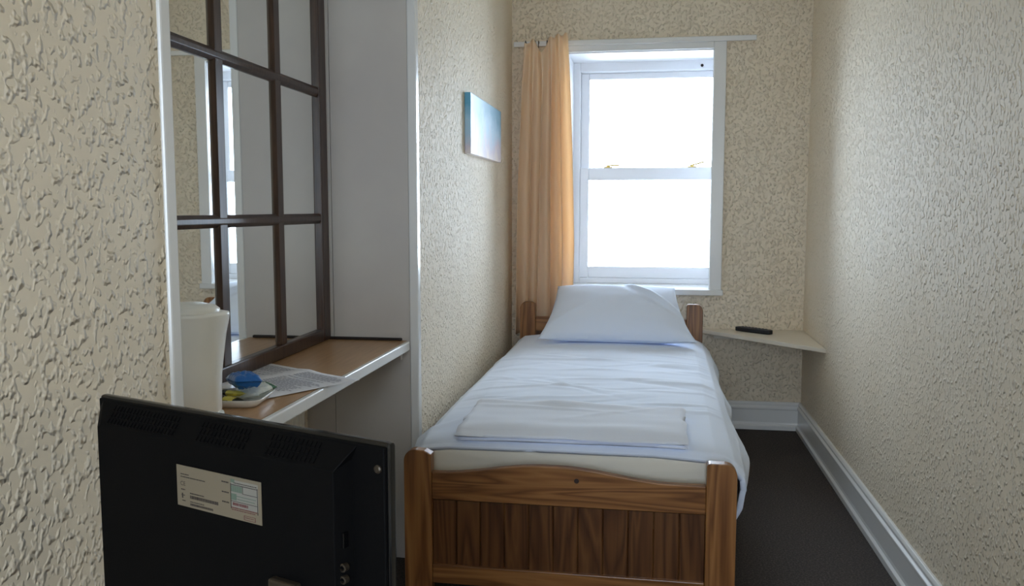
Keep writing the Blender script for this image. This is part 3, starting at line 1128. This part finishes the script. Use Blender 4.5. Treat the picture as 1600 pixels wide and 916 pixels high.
def sachet(name, w, l, th, mat, label, cat, loc, rot, group=None, band=None, crimp=0.05):
    """pillow pack: puffed in the middle with flat crimped ends"""
    loc = (TX + (loc[0] - TX) * 0.82, TY + (loc[1] - TY) * 0.82, loc[2])
    w, l = w * 0.85, l * 0.85
    bm = bmesh.new()
    for s in (1, -1):
        def f(u, v, s=s):
            a, c = u * 2 - 1, v * 2 - 1
            h = th / 2 * (max(0, 1 - abs(a) ** 3.5) * max(0, 1 - min(1, abs(c) / (1 - 2 * crimp)) ** 4)) ** 0.55
            h *= 1 + 0.35 * noise.noise(Vector((a * 3.5, c * 4.5, th * 900 + w * 100 + s)))
            return (a * w / 2, c * l / 2, s * max(h, 0.0004))
        grid(f, 22, 30, bm)
    bmesh.ops.remove_doubles(bm, verts=bm.verts, dist=0.0002)
    o = obj(name, bm, mat if isinstance(mat, list) else [mat], smooth=True)
    if band:
        for p in o.data.polygons:
            t_ = p.center.y / l + 0.5
            if band[0] < t_ < band[1]:
                p.material_index = 1
    o.location = loc
    o.rotation_euler = rot
    return tag(o, label, cat, group)


R = math.radians
Z0 = ZD + 0.0045
sachet('sugar_sachet', 0.028, 0.105, 0.012, [M['sachet_black'], M['sachet_yellow']], 'black stick sachet with a yellow band at the near edge of the dish', 'sachet', (TX - 0.005, TY - 0.050, Z0 + 0.012), (R(4), 0, R(76)), 'sachets in the dish', (0.25, 0.55))
sachet('sugar_sachet', 0.028, 0.100, 0.012, [M['sachet_yellow'], M['sachet_black']], 'yellow stick sachet with a black band beside the blue packet', 'sachet', (TX - 0.012, TY - 0.022, Z0 + 0.020), (R(-3), R(6), R(68)), 'sachets in the dish', (0.5, 0.9))
sachet('tea_sachet', 0.060, 0.075, 0.016, [M['sachet_white'], M['sachet_green']], 'white tea sachet with a green end at the far side of the dish', 'sachet', (TX + 0.016, TY + 0.034, Z0 + 0.012), (R(6), R(-5), R(20)), 'sachets in the dish', (0.72, 0.95))
sachet('tea_sachet', 0.055, 0.070, 0.014, [M['sachet_white'], M['sachet_green']], 'white tea sachet with a green band leaning on the far rim', 'sachet', (TX + 0.045, TY + 0.050, Z0 + 0.020), (R(12), R(8), R(-32)), 'sachets in the dish', (0.78, 0.97))
sachet('biscuit_packet', 0.070, 0.115, 0.034, [M['blue'], M['blue_pale']], 'shiny blue biscuit packet on top of the sachets', 'packet', (TX + 0.022, TY - 0.004, Z0 + 0.048), (R(-4), R(4), R(40)), 'sachets in the dish', (0.72, 1.0))
# milk pot: little white tub behind the packet
bm = lathe([(0, 0), (0.013, 0), (0.017, 0.020), (0.020, 0.021), (0.020, 0.0225), (0, 0.0225)], 24)
mp_ = obj('milk_pot', bm, M['ceramic'])
mp_.location = (TX - 0.036, TY + 0.034, Z0 + 0.0005)
tag(mp_, 'tiny white milk pot standing at the back of the dish', 'milk pot')

# printed sheets on the desk
ps = thing('information_sheet', 'open printed information sheet lying on the desk', 'paper', (-0.962, 2.035, ZD), math.radians(-30))


def sheet_z(x, y):
    return 0.0012 + 0.004 * max(0, 1 - abs(x) / 0.05) + 0.003 * (0.5 + noise.noise(Vector((x * 7, y * 7, 1.2))) * 0.5)


bm = grid(lambda u, v: (lerp(-0.20, 0.20, u), lerp(-0.145, 0.145, v), sheet_z(lerp(-0.20, 0.20, u), lerp(-0.145, 0.145, v))), 40, 20)
so = obj('paper_sheet', bm, M['paper'], ps, smooth=True)
sd = so.modifiers.new('thickness', 'SOLIDIFY'); sd.thickness = 0.0004; sd.offset = -1
for c0, c1 in ((-0.18, -0.02), (0.02, 0.18)):
    bm = bmesh.new()
    y = 0.12
    while y > -0.125:
        if random.random() < 0.84:
            x = c0
            end = c1 - random.uniform(0, 0.05)
            while x < end:
                w = random.uniform(0.008, 0.02)
                z = sheet_z(x, y) + 0.0009
                q = [bm.verts.new((x, y, sheet_z(x, y) + 0.0006)), bm.verts.new((x + w, y, sheet_z(x + w, y) + 0.0006)),
                     bm.verts.new((x + w, y + 0.0035, sheet_z(x + w, y + 0.0035) + 0.0006)), bm.verts.new((x, y + 0.0035, sheet_z(x, y + 0.0035) + 0.0006))]
                bm.faces.new(q)
                x += w + 0.003
        y -= 0.0085
    obj('printed_text', bm, M['print'], so)
